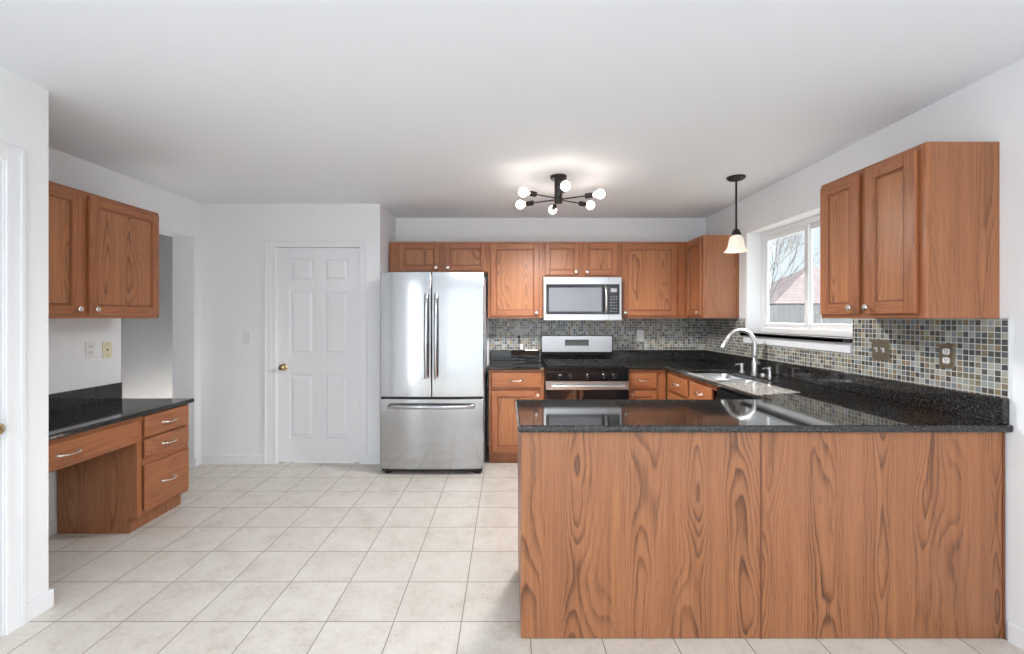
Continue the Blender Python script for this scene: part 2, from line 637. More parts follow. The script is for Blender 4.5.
def slab_mesh(name, outer, holes, z0, z1, mat, parent=None, bevel=0.008):
    bm = bmesh.new()
    edges = []
    for loop in [outer] + holes:
        vs = [bm.verts.new((x, y, z1)) for x, y in loop]
        for i in range(len(vs)):
            edges.append(bm.edges.new((vs[i], vs[(i + 1) % len(vs)])))
    bmesh.ops.triangle_fill(bm, edges=edges, use_beauty=True, use_dissolve=False)
    ret = bmesh.ops.extrude_face_region(bm, geom=bm.faces[:])
    nv = [g for g in ret['geom'] if isinstance(g, bmesh.types.BMVert)]
    bmesh.ops.translate(bm, verts=nv, vec=(0, 0, z0 - z1))
    bmesh.ops.recalc_face_normals(bm, faces=bm.faces)
    me = bpy.data.meshes.new(name)
    bm.to_mesh(me)
    bm.free()
    me.materials.append(mat)
    o = bpy.data.objects.new(name, me)
    C.objects.link(o)
    if parent:
        o.parent = parent
    if bevel:
        b_ = o.modifiers.new('edge', 'BEVEL')
        b_.width = bevel
        b_.segments = 3
        b_.limit_method = 'ANGLE'
        b_.angle_limit = R(50)
    return o


# ------------------------------------------------------------------ the room shell
XR, XL, XE = 2.13, -2.87, -2.163
YB, YP, YA = 4.82, 4.22, 2.123
HC = 2.44
YREAR = -3.4

struct('floor', MB().box(-4.5, 2.30, YREAR - .15, YB + .15, -0.12, 0.0), M['floor'])
struct('ceiling', MB().box(-4.5, 2.30, YREAR - .15, YB + .15, HC, HC + .15), M['ceiling'])
struct('wall_back', MB().box(-1.19, XR, YB, YB + .15, 0, HC), M['wall'])

WY0, WY1, WZ0, WZ1 = 2.778, 4.00, 1.215, 2.12      # window opening
m = MB()
m.box(XR, XR + .17, YREAR - .15, WY0, 0, HC)
m.box(XR, XR + .17, WY1, YB + .15, 0, HC)
m.box(XR, XR + .17, WY0, WY1, 0, WZ0)
m.box(XR, XR + .17, WY0, WY1, WZ1, HC)
struct('wall_right', m, M['wall'])

DX0, DX1, DZ = -2.165, -1.378, 2.032               # pantry door opening
m = MB()
m.box(XL - .2, DX0, YP, YP + .115, 0, HC)
m.box(DX1, -1.19, YP, YP + .115, 0, HC)
m.box(DX0, DX1, YP, YP + .115, DZ, HC)
m.box(-1.305, -1.19, YP + .115, YB + .15, 0, HC)
struct('wall_pantry', m, M['wall'])

HY0, HY1, HZ = 3.346, 4.13, 2.11                   # hall opening in the alcove wall
m = MB()
m.box(XL - .2, XL, YA, HY0, 0, HC)
m.box(XL - .2, XL, HY1, YP, 0, HC)
m.box(XL - .2, XL, HY0, HY1, HZ, HC)
struct('wall_left', m, M['wall'])

EY0, EY1, EZ = 1.10, 1.935, 2.045                  # door in the near left wall
m = MB()
m.box(XE - .12, XE, YREAR - .15, -2.65, 0, HC)
m.box(XE - .12, XE, -2.65, -.55, 2.12, HC)
m.box(XE - .12, XE, -.55, EY0, 0, HC)
m.box(XE - .12, XE, EY1, YA, 0, HC)
m.box(XE - .12, XE, EY0, EY1, EZ, HC)
m.box(XL - .2, XE - .12, YA - .12, YA, 0, HC)
struct('wall_entry', m, M['wall'])

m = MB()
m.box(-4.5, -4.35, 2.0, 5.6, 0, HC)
m.box(-4.35, XL - .2, 2.0, 2.12, 0, .9).box(-4.35, XL - .2, 2.0, 2.12, 2.1, HC).box(-3.3, XL - .2, 2.0, 2.12, .9, 2.1)  # unseen opening added to let daylight into the hall
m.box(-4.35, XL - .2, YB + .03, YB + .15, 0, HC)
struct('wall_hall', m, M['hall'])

RX0, RX1, RZ = -1.15, 1.95, 2.16                   # wide glass doors behind the camera
m = MB()
m.box(XE - .12, RX0, YREAR - .15, YREAR, 0, HC)
m.box(RX1, XR, YREAR - .15, YREAR, 0, HC)
m.box(RX0, RX1, YREAR - .15, YREAR, RZ, HC)
struct('wall_rear', m, M['wall'])
wd = thing('window_2', None, None, (0, YREAR - .05, 0), kind='structure')
def door_leaf(parent, a0, a1, zt):
    m = MB().box(a0, a0 + .06, -.03, .02, 0, zt).box(a1 - .06, a1, -.03, .02, 0, zt)
    m.box(a0 + .06, a1 - .06, -.03, .02, 0, .09).box(a0 + .06, a1 - .06, -.03, .02, zt - .08, zt)
    m.build('door_frame', M['vinyl'], parent)


we_ = thing('added_entry_opening', None, None, (XE - .06, -1.6, 0), 90, kind='structure')  # unseen glazed opening, added to hold the side fill
for i in range(2):
    door_leaf(we_, -1.05 + 1.05 * i, 1.05 * i, 2.12)
    door_leaf(wd, RX0 + 1.55 * i, RX0 + 1.55 * (i + 1), RZ)


def base_board(name, segs):
    m = MB()
    for x0, x1, y0, y1 in segs:
        m.box(x0, x1, y0, y1, 0, .085)
    return struct(name, m, M['trim'], bevel=.004)


bt = .014
base_board('baseboard_pantry', [(XL, -2.275, YP - bt, YP), (-1.318, -1.19 + bt, YP - bt, YP)])
base_board('baseboard_left', [(XL, XL + bt, YA + bt, HY0), (XL, XL + bt, HY1, YP - bt)])
base_board('baseboard_entry', [(XE, XE + bt, 2.01, YA + bt), (XL, XE, YA, YA + bt), (XE, XE + bt, -.5, EY0 - .08)])
base_board('baseboard_right', [(XR - bt, XR, YREAR, 1.905)])


def casing(name, x0, x1, zt, wd_=.062, y0=-.018, rz=0, loc=(0, 0, 0)):
    """flat door casing with a raised outer band; local x along wall, front -y"""
    m = MB()
    for s in (0, 1):
        a0, a1 = (x0 - wd_, x0) if s == 0 else (x1, x1 + wd_)
        o0, o1 = (a0, a0 + .02) if s == 0 else (a1 - .02, a1)
        m.box(a0, a1, y0 * .6, 0, 0, zt + wd_)
        m.box(o0, o1, y0, y0 * .6, 0, zt + wd_)
    m.box(x0, x1, y0 * .6, 0, zt, zt + wd_)
    m.box(x0 - wd_ + .02, x1 + wd_ - .02, y0, y0 * .6, zt + wd_ - .02, zt + wd_)
    o = struct(name, m, M['trim'], bevel=.003)
    o.location = loc
    o.rotation_euler = (0, 0, R(rz))
    return o


casing('trim_1', DX0 - .040, DX1 + .002, DZ, .066, loc=(0, YP, 0))
m = MB().box(DX0 - .040, DX0, YP - .010, YP + .0, 0, DZ + .0)
struct('trim_2', m, M['trim'])


def six_panel_door(name, W, H, loc, rz, knob_x):
    d = thing(name, None, None, loc, rz, kind='structure')
    m = MB()
    st, tk = .105, .035
    mid = .095
    pw = (W - 2 * st - mid) / 2
    rows = [(.225, .83), (1.01, 1.61), (1.70, 1.915)]
    xs = [(st, st + pw), (st + pw + mid, W - st)]
    z = 0.0
    # stiles and rails as boxes, then each panel with its sunk moulding and raised field
    m.box(0, st, 0, tk, 0, H).box(W - st, W, 0, tk, 0, H).box(st + pw, st + pw + mid, 0, tk, 0, H)
    edges = [0.0]
    for r0, r1 in rows:
        edges += [r0, r1]
    edges.append(H)
    for a0, a1 in xs:
        for i in range(0, len(edges), 2):
            m.box(a0, a1, 0, tk, edges[i], edges[i + 1])
        for r0, r1 in rows:
            m.box(a0, a1, .014, tk - .004, r0, r1)
            m.frustum(a0 + .018, a1 - .018, r0 + .018, r1 - .018, .014, .003, .022)
    m.build('door_slab', M['door'], d, bevel=.003)
    k = MB()
    k.lathe([(.030, 0), (.032, .003), (.026, .007), (.011, .010), (.010, .030), (.018, .034), (.027, .044), (.029, .052), (.025, .062), (.012, .067), (0, .068)],
            (knob_x, 0, .895), (0, -1, 0), 24)
    k.build('door_knob', M['brass'], d, smooth=True)
    return d


six_panel_door('door_1', .765, 2.017, (-2.155, YP + .018, .012), 0, .058)
m = MB().box(DX0, DX0 + .008, YP + .002, YP + .07, 0, DZ).box(DX1 - .008, DX1, YP + .002, YP + .07, 0, DZ).box(DX0, DX1, YP + .055, YP + .07, DZ - .004, DZ)
m.box(DX0, DX0 + .04, YP + .056, YP + .085, 0, DZ).box(DX1 - .04, DX1, YP + .056, YP + .085, 0, DZ)
struct('trim_3', m, M['trim'])
# entry door on the near left wall: local x runs along +Y
six_panel_door('door_2', EY1 - EY0 - .01, 2.03, (XE - .012, EY0 + .005, .01), 90, EY1 - EY0 - .07)
casing('trim_4', EY0 + .002, EY1 + .002, EZ, .072, rz=90, loc=(XE, 0, 0))

# ------------------------------------------------------------------ kitchen window
win = thing('window_1', None, None, (0, 0, 0), kind='structure')
fx0, fx1 = XR + .13, XR + .175
fw_ = .045
m = MB()
zb = WZ0 + .025
m.box(fx0, fx1, WY0, WY0 + fw_, zb, WZ1).box(fx0, fx1, WY1 - fw_, WY1, zb, WZ1)
m.box(fx0, fx1, WY0 + fw_, WY1 - fw_, zb, zb + fw_).box(fx0, fx1, WY0 + fw_, WY1 - fw_, WZ1 - fw_, WZ1)
m.build('window_frame', M['vinyl'], win, bevel=.003)


def sash(y0, y1, x0, x1, nm):
    m = MB()
    b_ = .040
    z0, z1 = zb + fw_ + .001, WZ1 - fw_ - .001
    m.box(x0, x1, y0, y0 + b_, z0, z1).box(x0, x1, y1 - b_, y1, z0, z1)
    m.box(x0, x1, y0 + b_, y1 - b_, z0, z0 + b_).box(x0, x1, y0 + b_, y1 - b_, z1 - b_, z1)
    s_ = m.build(nm, M['vinyl'], win, bevel=.003)
    g = MB().box((x0 + x1) / 2 - .003, (x0 + x1) / 2 + .003, y0 + b_ - .003, y1 - b_ + .003, z0 + b_ - .003, z1 - b_ + .003)
    g.build('pane', M['glass'], s_)


sash(3.385, WY1 - fw_ - .001, fx0 + .003, fx0 + .021, 'sash')
sash(WY0 + fw_ + .001, 3.425, fx0 + .023, fx0 + .041, 'sash')
MB().box(2.075, fx1, WY0, WY1, WZ0, WZ0 + .024).box(2.075, XR - .0005, WY0 - .015, WY1 + .015, WZ0, WZ0 + .024).build('window_sill', M['granite'], win, bevel=.003)
MB().box(2.108, XR - .0005, WY0 - .012, WY1 + .02, 1.150, WZ0 - .0005).build('window_apron', M['trim'], win, bevel=.004)


# ------------------------------------------------------------------ cabinets
def knob(parent, x, z, y=-.02):
    m = MB().lathe([(.0095, 0), (.0095, .002), (.0085, .005), (.0085, .014), (.012, .018), (.0155, .022), (.0160, .026), (.012, .030), (0, .0315)],
                   (x, y, z), (0, -1, 0), 18)
    return m.build('knob', M['nickel'], parent, smooth=True)


def pull(parent, x, z, y=-.02, L=.115):
    m = MB()
    pts, rad = [], []
    for i in range(13):
        s_ = -1 + 2 * i / 12
        pts.append((x + s_ * L / 2, y - .006 - .022 * (1 - s_ ** 4), z - .006 * (1 - s_ * s_)))
        rad.append(.0045 + .0035 * abs(s_) ** 3)
    m.tube(pts, rad, 10)
    for s_ in (-1, 1):
        m.lathe([(.010, 0), (.009, .004), (.0055, .010)], (x + s_ * L / 2, y, z), (0, -1, 0), 12)
    return m.build('handle', M['nickel'], parent, smooth=True)


def cab_door(parent, x0, x1, z0, z1, kx=None, kz=None, fr=.056):
    m = MB()
    t0, t1 = -.020, -.001
    m.box(x0, x0 + fr, t0, t1, z0, z1, 0).box(x1 - fr, x1, t0, t1, z0, z1, 0)
    m.box(x0 + fr, x1 - fr, t0, t1, z0, z0 + fr, 1).box(x0 + fr, x1 - fr, t0, t1, z1 - fr, z1, 1)
    d = m.build('door', [M['oakZ'], M['oakX']], parent, bevel=.0045)
    MB().box(x0 + fr - .004, x1 - fr + .004, -.010, -.003, z0 + fr - .004, z1 - fr + .004).build('panel', M['panel'], d)
    # stepped bead round the panel
    b_ = MB()
    i = .010
    a0, a1, c0, c1 = x0 + fr, x1 - fr, z0 + fr, z1 - fr
    b_.box(a0, a0 + i, -.0145, -.0102, c0, c1, 0).box(a1 - i, a1, -.0145, -.0102, c0, c1, 0)
    b_.box(a0 + i, a1 - i, -.0145, -.0102, c0, c0 + i, 1).box(a0 + i, a1 - i, -.0145, -.0102, c1 - i, c1, 1)
    b_.build('bead', [M['beadZ'], M['beadX']], d, bevel=.003)
    if kx is not None:
        knob(d, kx, kz)
    return d


def cab_drawer(parent, x0, x1, z0, z1, L=.115, deep=True, y1=-.001):
    d = MB().box(x0, x1, -.020, y1, z0, z1).build('drawer', M['oakX'], parent, bevel=.007, seg=3)
    pull(d, (x0 + x1) / 2, (z0 + z1) / 2, L=L)
    return d


def cabinet(name, label, loc, rz, W, H, D, doors=(), drawers=(), stiles=(), rails=(), toe=0.0, top=True, sw=.040, rw=.038, group=None, side=None, toe_in=.075):
    """local frame: x along the front, +y to the wall, front face frame at y=0..0.019"""
    c = thing(name, label, 'cabinet', loc, rz, group)
    side = side or M['endoak']
    f = .019
    p = .016
    m = MB()
    z0 = toe
    m.box(0, p, f, D, z0, H).box(W - p, W, f, D, z0, H)
    m.box(p, W - p, f, D, z0, z0 + p).box(p, W - p, D - .008, D, z0 + p, H)
    if top:
        m.box(p, W - p, f, D - .008, H - p, H)
    if toe:
        m.box(0, W, toe_in, toe_in + .016, 0, toe)
        m.box(0, p, toe_in + .016, D, 0, toe).box(W - p, W, toe_in + .016, D, 0, toe)
    m.build('carcass', side, c)
    m = MB()
    m.box(0, sw, 0, f, z0, H, 0).box(W - sw, W, 0, f, z0, H, 0)
    m.box(sw, W - sw, 0, f, z0, z0 + rw, 1).box(sw, W - sw, 0, f, H - rw, H, 1)
    for x, ww in stiles:
        m.box(x - ww / 2, x + ww / 2, .0003, f, z0 + rw, H - rw, 0)
    for z, ww in rails:
        m.box(sw, W - sw, .0006, f, z - ww / 2, z + ww / 2, 1)
    m.build('face_frame', [M['oakZ'], M['oakX']], c, bevel=.0012, seg=1)
    for d in doors:
        cab_door(c, *d)
    for d in drawers:
        cab_drawer(c, *d)
    return c


UZ, UH = 1.366, .764
GU = 'oak wall cabinets'
yf = 4.50
UD = YB - yf - .001
# above the fridge
H1 = UZ + UH - 1.825
x0 = -1.177
cabinet('wall_cabinet', 'low two-door oak wall cabinet above the stainless fridge', (x0, yf, 1.825), 0, .987, H1, UD,
        doors=[(.107, .502, .014, H1 - .022, .472, .045, .05), (.560, .966, .014, H1 - .022, .590, .045, .05)], stiles=[(.53, .09)], sw=.115, group=GU)
cabinet('wall_cabinet', 'single-door oak wall cabinet between the fridge cabinet and the microwave', (-.189, yf, UZ), 0, .546, UH, UD,
        doors=[(.026, .512, .022, UH - .022, .482, .055)], group=GU)
H2 = UZ + UH - 1.778
cabinet('wall_cabinet', 'low two-door oak wall cabinet above the microwave', (.358, yf, 1.778), 0, .761, H2, UD,
        doors=[(.020, .358, .018, H2 - .022, .328, .048, .05), (.408, .744, .018, H2 - .022, .438, .048, .05)], stiles=[(.383, .07)], group=GU)
cabinet('wall_cabinet', 'single-door oak wall cabinet right of the microwave', (1.120, yf, UZ), 0, .679, UH, UD,
        doors=[(.026, .575, .022, UH - .022, .056, .055)], stiles=[(.625, .10)], group=GU)
cabinet('wall_cabinet', 'narrow oak wall cabinet in the corner left of the window', (1.800, YB - .001, UZ), -90, .690, UH, XR - 1.800 - .001,
        doors=[(.345, .672, .022, UH - .022, .640, .055)], sw=.345 - .02, group=GU)
cabinet('wall_cabinet', 'two-door oak wall cabinet on the right wall beside the window', (1.812, 2.594, UZ), -90, .649, UH, XR - 1.812 - .001,
        doors=[(.016, .292, .022, UH - .022, .262, .055), (.338, .615, .022, UH - .022, .368, .055)], stiles=[(.315, .06)], group=GU)
cabinet('wall_cabinet', 'two-door oak wall cabinet on the left wall over the desk', (-2.54, 2.126, UZ), 90, 1.154, UH, -2.54 - XL - .001,
        doors=[(.020, .540, .022, UH - .022, .510, .055), (.592, 1.136, .022, UH - .022, .622, .055)], stiles=[(.566, .08)], group=GU)

CT, CB = .917, .887
BF = 4.21
GB = 'oak base cabinets'
cabinet('base_cabinet', 'oak base cabinet between the fridge and the range', (-.168, BF, 0), 0, .518, CB - .001, YB - BF - .001,
        doors=[(.024, .480, .118, .690, .455, .655)], drawers=[(.024, .492, .722, .858)], rails=[(.706, .034)], toe=.085, top=False, group=GB, toe_in=.045)
cabinet('base_cabinet', 'small oak base cabinet right of the range', (1.114, BF, 0), 0, .374, CB - .001, YB - BF - .001,
        doors=[(.018, .285, .118, .690, .045, .655)], drawers=[(.018, .285, .722, .858, .09)], stiles=[(.32, .08)], rails=[(.706, .034)], toe=.085, top=False, group=GB)
cabinet('base_cabinet', 'oak sink base cabinet under the window counter', (1.490, 4.185, 0), -90, 1.035, CB - .001, XR - 1.490 - .001,
        doors=[(.055, .505, .118, .690, .475, .655), (.550, .945, .118, .690, .580, .655)],
        drawers=[(.055, .505, .722, .858, .10), (.550, .945, .722, .858, .10)], stiles=[(.53, .05)], rails=[(.706, .034)], toe=.085, top=False, group=GB)
# peninsula: kitchen side faces +Y
pen = cabinet('peninsula_cabinet', 'long oak peninsula cabinet with plain wood back panels', (2.120, 2.475, 0), 180, 2.060, CB - .001, .545,
              doors=[(.68, 1.10, .118, .690, .71, .655), (1.15, 1.57, .118, .690, 1.54, .655), (1.62, 2.03, .118, .690, 1.65, .655)],
              drawers=[(.68, 1.10, .722, .858), (1.15, 1.57, .722, .858), (1.62, 2.03, .722, .858)], stiles=[(1.125, .05), (1.595, .05)], rails=[(.706, .034)], toe=.085, top=False)
MB().box(0.0, 1.036, .546, .557, 0.002, CB - .001).build('back_panel', M['veneer'], pen, bevel=.001)
MB().box(1.039, 2.060, .546, .557, 0.002, CB - .001).build('back_panel', M['veneer'], pen, bevel=.001)
MB().box(1.033, 1.042, .557, .5595, 0.002, CB - .001).build('seam_strip', M['darkoak'], pen, bevel=.001)
MB().box(0.0, .010, .557, .561, 0.002, CB - .001).build('scribe_strip', M['darkoak'], pen, bevel=.001)

# ------------------------------------------------------------------ desk in the alcove
DT, DB = .775, .745
dx = -2.345
desk = cabinet('desk_cabinet', 'oak desk base with three drawers and a knee space', (dx, 2.855, 0), 90, .455, DB - .001, dx - XL - .016,
               drawers=[(.040, .437, .598, .736, .11), (.040, .437, .462, .584, .11), (.040, .437, .121, .418, .11)],
               rails=[(.591, .02), (.44, .05)], toe=.10, top=False, toe_in=.055)
m = MB().box(-.728, .0, 0, .019, .575, DB - .001)
m.build('apron', M['oakX'], desk)
pd_ = MB().box(-.722, -.006, -.020, -.001, .585, .722).build('drawer', M['oakX'], desk, bevel=.007, seg=3)
pull(pd_, -.47, .655, L=.12)
dt = thing('desk_worktop', 'low black granite desk top with rear upstand in the left alcove', 'worktop', (0, 0, 0))
slab_mesh('slab', [(XL + .001, YA + .016), (-2.312, YA + .016), (-2.312, 3.335), (XL + .001, 3.335)], [], DB, DT, M['granite'], dt, .010)
MB().box(XL + .001, XL + .021, YA + .016, 3.335, DT + .0005, .892).build('upstand', M['granite'], dt, bevel=.003)

# ------------------------------------------------------------------ granite worktops
wt = thing('kitchen_worktop', 'black granite worktop running round the sink and over the peninsula', 'worktop')
SX0, SX1, SY0, SY1 = 1.535, 1.915, 3.175, 3.925
out = [(1.113, 4.170), (1.460, 4.170), (1.460, 2.500), (.045, 2.500), (.045, 1.885), (XR - .001, 1.885), (XR - .001, YB - .001), (1.113, YB - .001)]
slab_mesh('slab', out, [rrect(SX0, SX1, SY0, SY1, .05)], CB, CT, M['granite'], wt, .011)
m = MB().box(1.113, XR - .001, YB - .031, YB - .001, CT + .0005, 1.027)
m.box(XR - .031, XR - .001, 1.905, YB - .031, CT + .0005, 1.027)
m.build('upstand', M['granite'], wt, bevel=.003)
wt2 = thing('short_worktop', 'short black granite worktop between the fridge and the range', 'worktop')
slab_mesh('slab', [(-.185, 4.170), (.350, 4.170), (.350, YB - .001), (-.185, YB - .001)], [], CB, CT, M['granite'], wt2, .011)
MB().box(-.185, .350, YB - .031, YB - .001, CT + .0005, 1.027).build('upstand', M['granite'], wt2, bevel=.003)

# mosaic backsplash
o = MB().box(-.188, XR - .010, YB - .009, YB - .001, 1.0275, UZ - .001).build('mosaic_backsplash', M['mosaicX'])
tag(o, 'grey glass mosaic backsplash on the back wall behind the range', 'backsplash', 'mosaic backsplashes')
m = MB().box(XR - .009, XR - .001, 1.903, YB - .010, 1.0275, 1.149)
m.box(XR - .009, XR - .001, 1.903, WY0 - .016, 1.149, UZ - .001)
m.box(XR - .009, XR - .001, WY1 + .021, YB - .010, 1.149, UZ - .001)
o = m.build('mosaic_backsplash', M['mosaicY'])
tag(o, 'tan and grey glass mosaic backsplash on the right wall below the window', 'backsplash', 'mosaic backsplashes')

# ------------------------------------------------------------------ sink, faucet
sk = thing('kitchen_sink', 'double-bowl stainless sink set into the black worktop under the window', 'sink', (0, 0, 0))


def bowl(x0, x1, y0, y1, ztop, depth):
    m = MB()
    loops = []
    for ins, r, z in ((-.012, .055, ztop), (0, .05, ztop - .001), (.004, .05, ztop - .02), (.012, .05, ztop - depth + .03), (.03, .045, ztop - depth + .006), (.06, .04, ztop - depth)):
        loops.append([(x, y, z) for x, y in rrect(x0 + ins, x1 - ins, y0 + ins, y1 - ins, r, 6)])
    n = len(loops[0])
    vs = [p for l in loops for p in l]
    fs = []
    for j in range(len(loops) - 1):
        for i in range(n):
            i2 = (i + 1) % n
            fs.append((j * n + i, j * n + i2, (j + 1) * n + i2, (j + 1) * n + i))
    fs.append(tuple(range((len(loops) - 1) * n, len(loops) * n)))
    m.add(vs, fs)
    o = m.build('bowl', M['sinksteel'], sk, smooth=True)
    so_ = o.modifiers.new('thick', 'SOLIDIFY')
    so_.thickness = .0015
    so_.offset = 0
    MB().lathe([(.042, 0), (.040, .003), (.02, .004), (0, .002)], ((x0 + x1) / 2, (y0 + y1) / 2, ztop - depth + .001), (0, 0, 1), 24).build('drain', M['chrome'], o, smooth=True)


bowl(SX0 - .004, SX1 + .004, SY0 - .004, 3.538, CB - .0025, .19)
bowl(SX0 - .004, SX1 + .004, 3.562, SY1 + .004, CB - .0025, .19)

fc = thing('kitchen_faucet', 'brushed gooseneck faucet standing behind the sink', 'faucet', (2.015, 3.66, CT + .0005))
MB().lathe([(.030, 0), (.030, .006), (.024, .012), (.023, .09), (.020, .105), (.016, .115)], (0, 0, 0), (0, 0, 1), 24).build('body', M['chrome'], fc, smooth=True)
pts = [(0, 0, .10), (0, 0, .17), (0, 0, .235)]
for i in range(1, 15):
    a_ = math.pi * i / 14 * .86
    pts.append((-.115 + .115 * math.cos(a_), 0, .235 + .115 * math.sin(a_)))
MB().tube(pts, .0155, 14).build('spout', M['chrome'], fc, smooth=True)
e = Vector(pts[-1])
dr = (e - Vector(pts[-2])).normalized()
MB().lathe([(.013, -.004), (.017, .006), (.019, .05), (.021, .085), (.019, .09), (0, .09)], e, dr, 18).build('spray_head', M['chrome'], fc, smooth=True)
MB().lathe([(.013, 0), (.014, .03), (.012, .038), (0, .04)], (.0, -.018, .085), (0.1, -1, 0.15), 16).build('lever_hub', M['chrome'], fc, smooth=True)
MB().tube([(.003, -.052, .09), (-.02, -.068, .125), (-.05, -.072, .150)], [.008, .0065, .006], 10).build('lever', M['chrome'], fc, smooth=True)


def dispenser(loc, label, h=.055):
    d = thing('soap_dispenser', label, 'dispenser', loc, 0, 'soap pumps behind the sink')
    MB().lathe([(.021, 0), (.021, .006), (.013, .010), (.011, h), (.014, h + .004), (.014, h + .02), (.008, h + .026), (0, h + .027)], (0, 0, 0), (0, 0, 1), 18).build('base', M['chrome'], d, smooth=True)
    MB().tube([(0, 0, h + .012), (-.03, 0, h + .018), (-.055, 0, h + .012)], [.0065, .006, .005], 8).build('nozzle', M['chrome'], d, smooth=True)


dispenser((1.955, 3.745, CT + .0005), 'slim soap pump between the sink and the faucet', .05)
dispenser((2.015, 3.45, CT + .0005), 'soap pump on the window side of the faucet', .05)
o = thing('air_gap_cap', 'small round metal cap on the worktop behind the sink', 'cap', (2.02, 3.545, CT))
MB().lathe([(.022, 0), (.022, .008), (.018, .014), (0, .016)], (0, 0, 0), (0, 0, 1), 18).build('cap', M['chrome'], o, smooth=True)

# ------------------------------------------------------------------ dishwasher
dw = thing('dishwasher', 'black dishwasher under the worktop next to the sink base', 'dishwasher', (1.472, 3.146, 0), -90)
MB().box(.004, .592, .03, .60, .09, CB - .006).build('body', M['darkgrey'], dw)
MB().box(.004, .592, 0, .029, .11, .745).build('door', M['black'], dw, bevel=.004)
cp = MB().box(.004, .592, -.008, .029, .750, CB - .008).build('control_panel', M['black'], dw, bevel=.004)
MB().box(.15, .44, -.022, -.009, .765, .785).build('handle', M['black'], cp, bevel=.003)
MB().box(.02, .576, .06, .075, 0, .088).build('kick_plate', M['black'], dw)

# ------------------------------------------------------------------ refrigerator
FW = .904
fr = thing('refrigerator', 'stainless french-door refrigerator with bottom freezer drawer', 'refrigerator', (-.657, 3.935, 0))
hw = FW / 2


def curved_front(x0, x1, z0, z1, name, bulge=.020, thick=.075, n=14):
    pts = []
    for i in range(n + 1):
        x = x0 + (x1 - x0) * i / n
        pts.append((x, -bulge * (1 - (x / hw) ** 2)))
    pts += [(x1, thick), (x0, thick)]
    m = MB().prism(pts, z0, z1)
    return m.build(name, M['steel'], fr, smooth=True, bevel=.004)


MB().box(-hw + .006, hw - .006, .082, .83, .045, 1.752).build('case', M['darkgrey'], fr, bevel=.004)
for s in (-1, 1):
    MB().box(s * .40 - .04, s * .40 + .04, .079, .20, 1.7525, 1.768).build('hinge_cover', M['black'], fr, bevel=.004)
dl = curved_front(-hw, -.004, .679, 1.770, 'left_door')
drr = curved_front(.004, hw, .679, 1.770, 'right_door')
fz = curved_front(-hw, hw, .050, .662, 'freezer_drawer')
MB().box(-hw + .01, hw - .01, -.004, .081, .664, .677).build('gasket', M['rubber'], fr)
MB().box(-hw + .01, hw - .01, .02, .081, .022, .048).build('kick_grille', M['black'], fr)


def fhandle(parent, p0, p1, bow, r=.016):
    p0, p1 = Vector(p0), Vector(p1)
    pts = []
    for i in range(17):
        s_ = i / 16
        q = p0.lerp(p1, s_)
        q.y -= .028 + bow * (1 - (2 * s_ - 1) ** 2)
        pts.append(q)
    m = MB().tube([p0] + pts + [p1], [r * .55] * 19, 14, flat=1.8, up=(1, 0, 0) if abs(p1.z - p0.z) > .1 else (0, 0, 1))
    m.build('handle', M['steel'], parent, smooth=True)


fhandle(dl, (-.042, -.016, .845), (-.042, -.016, 1.575), .022)
fhandle(drr, (.042, -.016, .845), (.042, -.016, 1.575), .022)
fhandle(fz, (-.37, -.004, .600), (.37, -.004, .600), .032, .019)
for s in (-1, 1):
    for y in (.06, .74):
        MB().lathe([(.034, 0), (.034, .014), (.02, .020), (.018, .049)], (s * .39, y, 0), (0, 0, 1), 18).build('foot', M['rubber'], fr, smooth=True)

# ------------------------------------------------------------------ range
RW = .756
rg = thing('gas_range', 'stainless and black gas range with low backguard', 'range', (.7315, 4.09, 0))
h2 = RW / 2
MB().box(-h2, h2, .055, .70, .02, .875).build('body', M['black'], rg)
ct = MB().box(-h2, h2, .012, .70, .876, .915)
ct.box(-h2 + .02, h2 - .02, .05, .60, .915, .918)
ct = ct.build('cooktop', M['black'], rg, bevel=.006)
# burners and grates
for bx in (-.22, .22):
    for by in (.17, .46):
        MB().lathe([(.05, 0), (.05, .006), (.032, .008), (.030, .016), (0, .017)], (bx, by, .918), (0, 0, 1), 20).build('burner', M['iron'], rg, smooth=True)
for gx in (-.185, .185):
    m = MB()
    a0, a1 = gx - .175, gx + .175
    m.box(a0, a1, .055, .067, .928, .940).box(a0, a1, .578, .590, .928, .940)
    m.box(a0, a0 + .012, .067, .578, .928, .940).box(a1 - .012, a1, .067, .578, .928, .940)
    m.box(a0 + .012, a1 - .012, .315, .327, .928, .940)
    for by in (.17, .46):
        m.box(gx - .14, gx - .035, by - .005, by + .005, .930, .944).box(gx + .035, gx + .14, by - .005, by + .005, .930, .944)
        m.box(gx - .005, gx + .005, by - .10, by - .035, .930, .944).box(gx - .005, gx + .005, by + .035, by + .10, .930, .944)
    for fx in (a0, a1 - .012):
        for fy in (.055, .578):
            m.box(fx, fx + .012, fy, fy + .012, .9185, .928)
    m.build('grate', M['iron'], rg, bevel=.002)
# backguard: riser, framed panel, display
bg = MB().prism([(p[0], p[1]) for p in rrect(-h2 + .002, h2 - .002, .98, 1.185, .018)], 0, .075)
vs = [(x, .70 - z + 0.0, y) for x, y, z in bg.v]
bg.v = vs
bgo = bg.build('backguard', M['black'], rg)
MB().box(-h2 + .002, h2 - .002, .645, .70, .9155, .981).build('riser', M['black'], rg, bevel=.006)
pn = MB().prism(rrect(-h2 + .012, h2 - .012, 1.014, 1.178, .014), 0, .006)
pn.v = [(x, .6245 - z, y) for x, y, z in pn.v]
pn = pn.build('panel', M['mwsteel'], bgo)
MB().box(-.125, .125, .615, .6183, 1.078, 1.142).build('display', M['display'], bgo, bevel=.001)
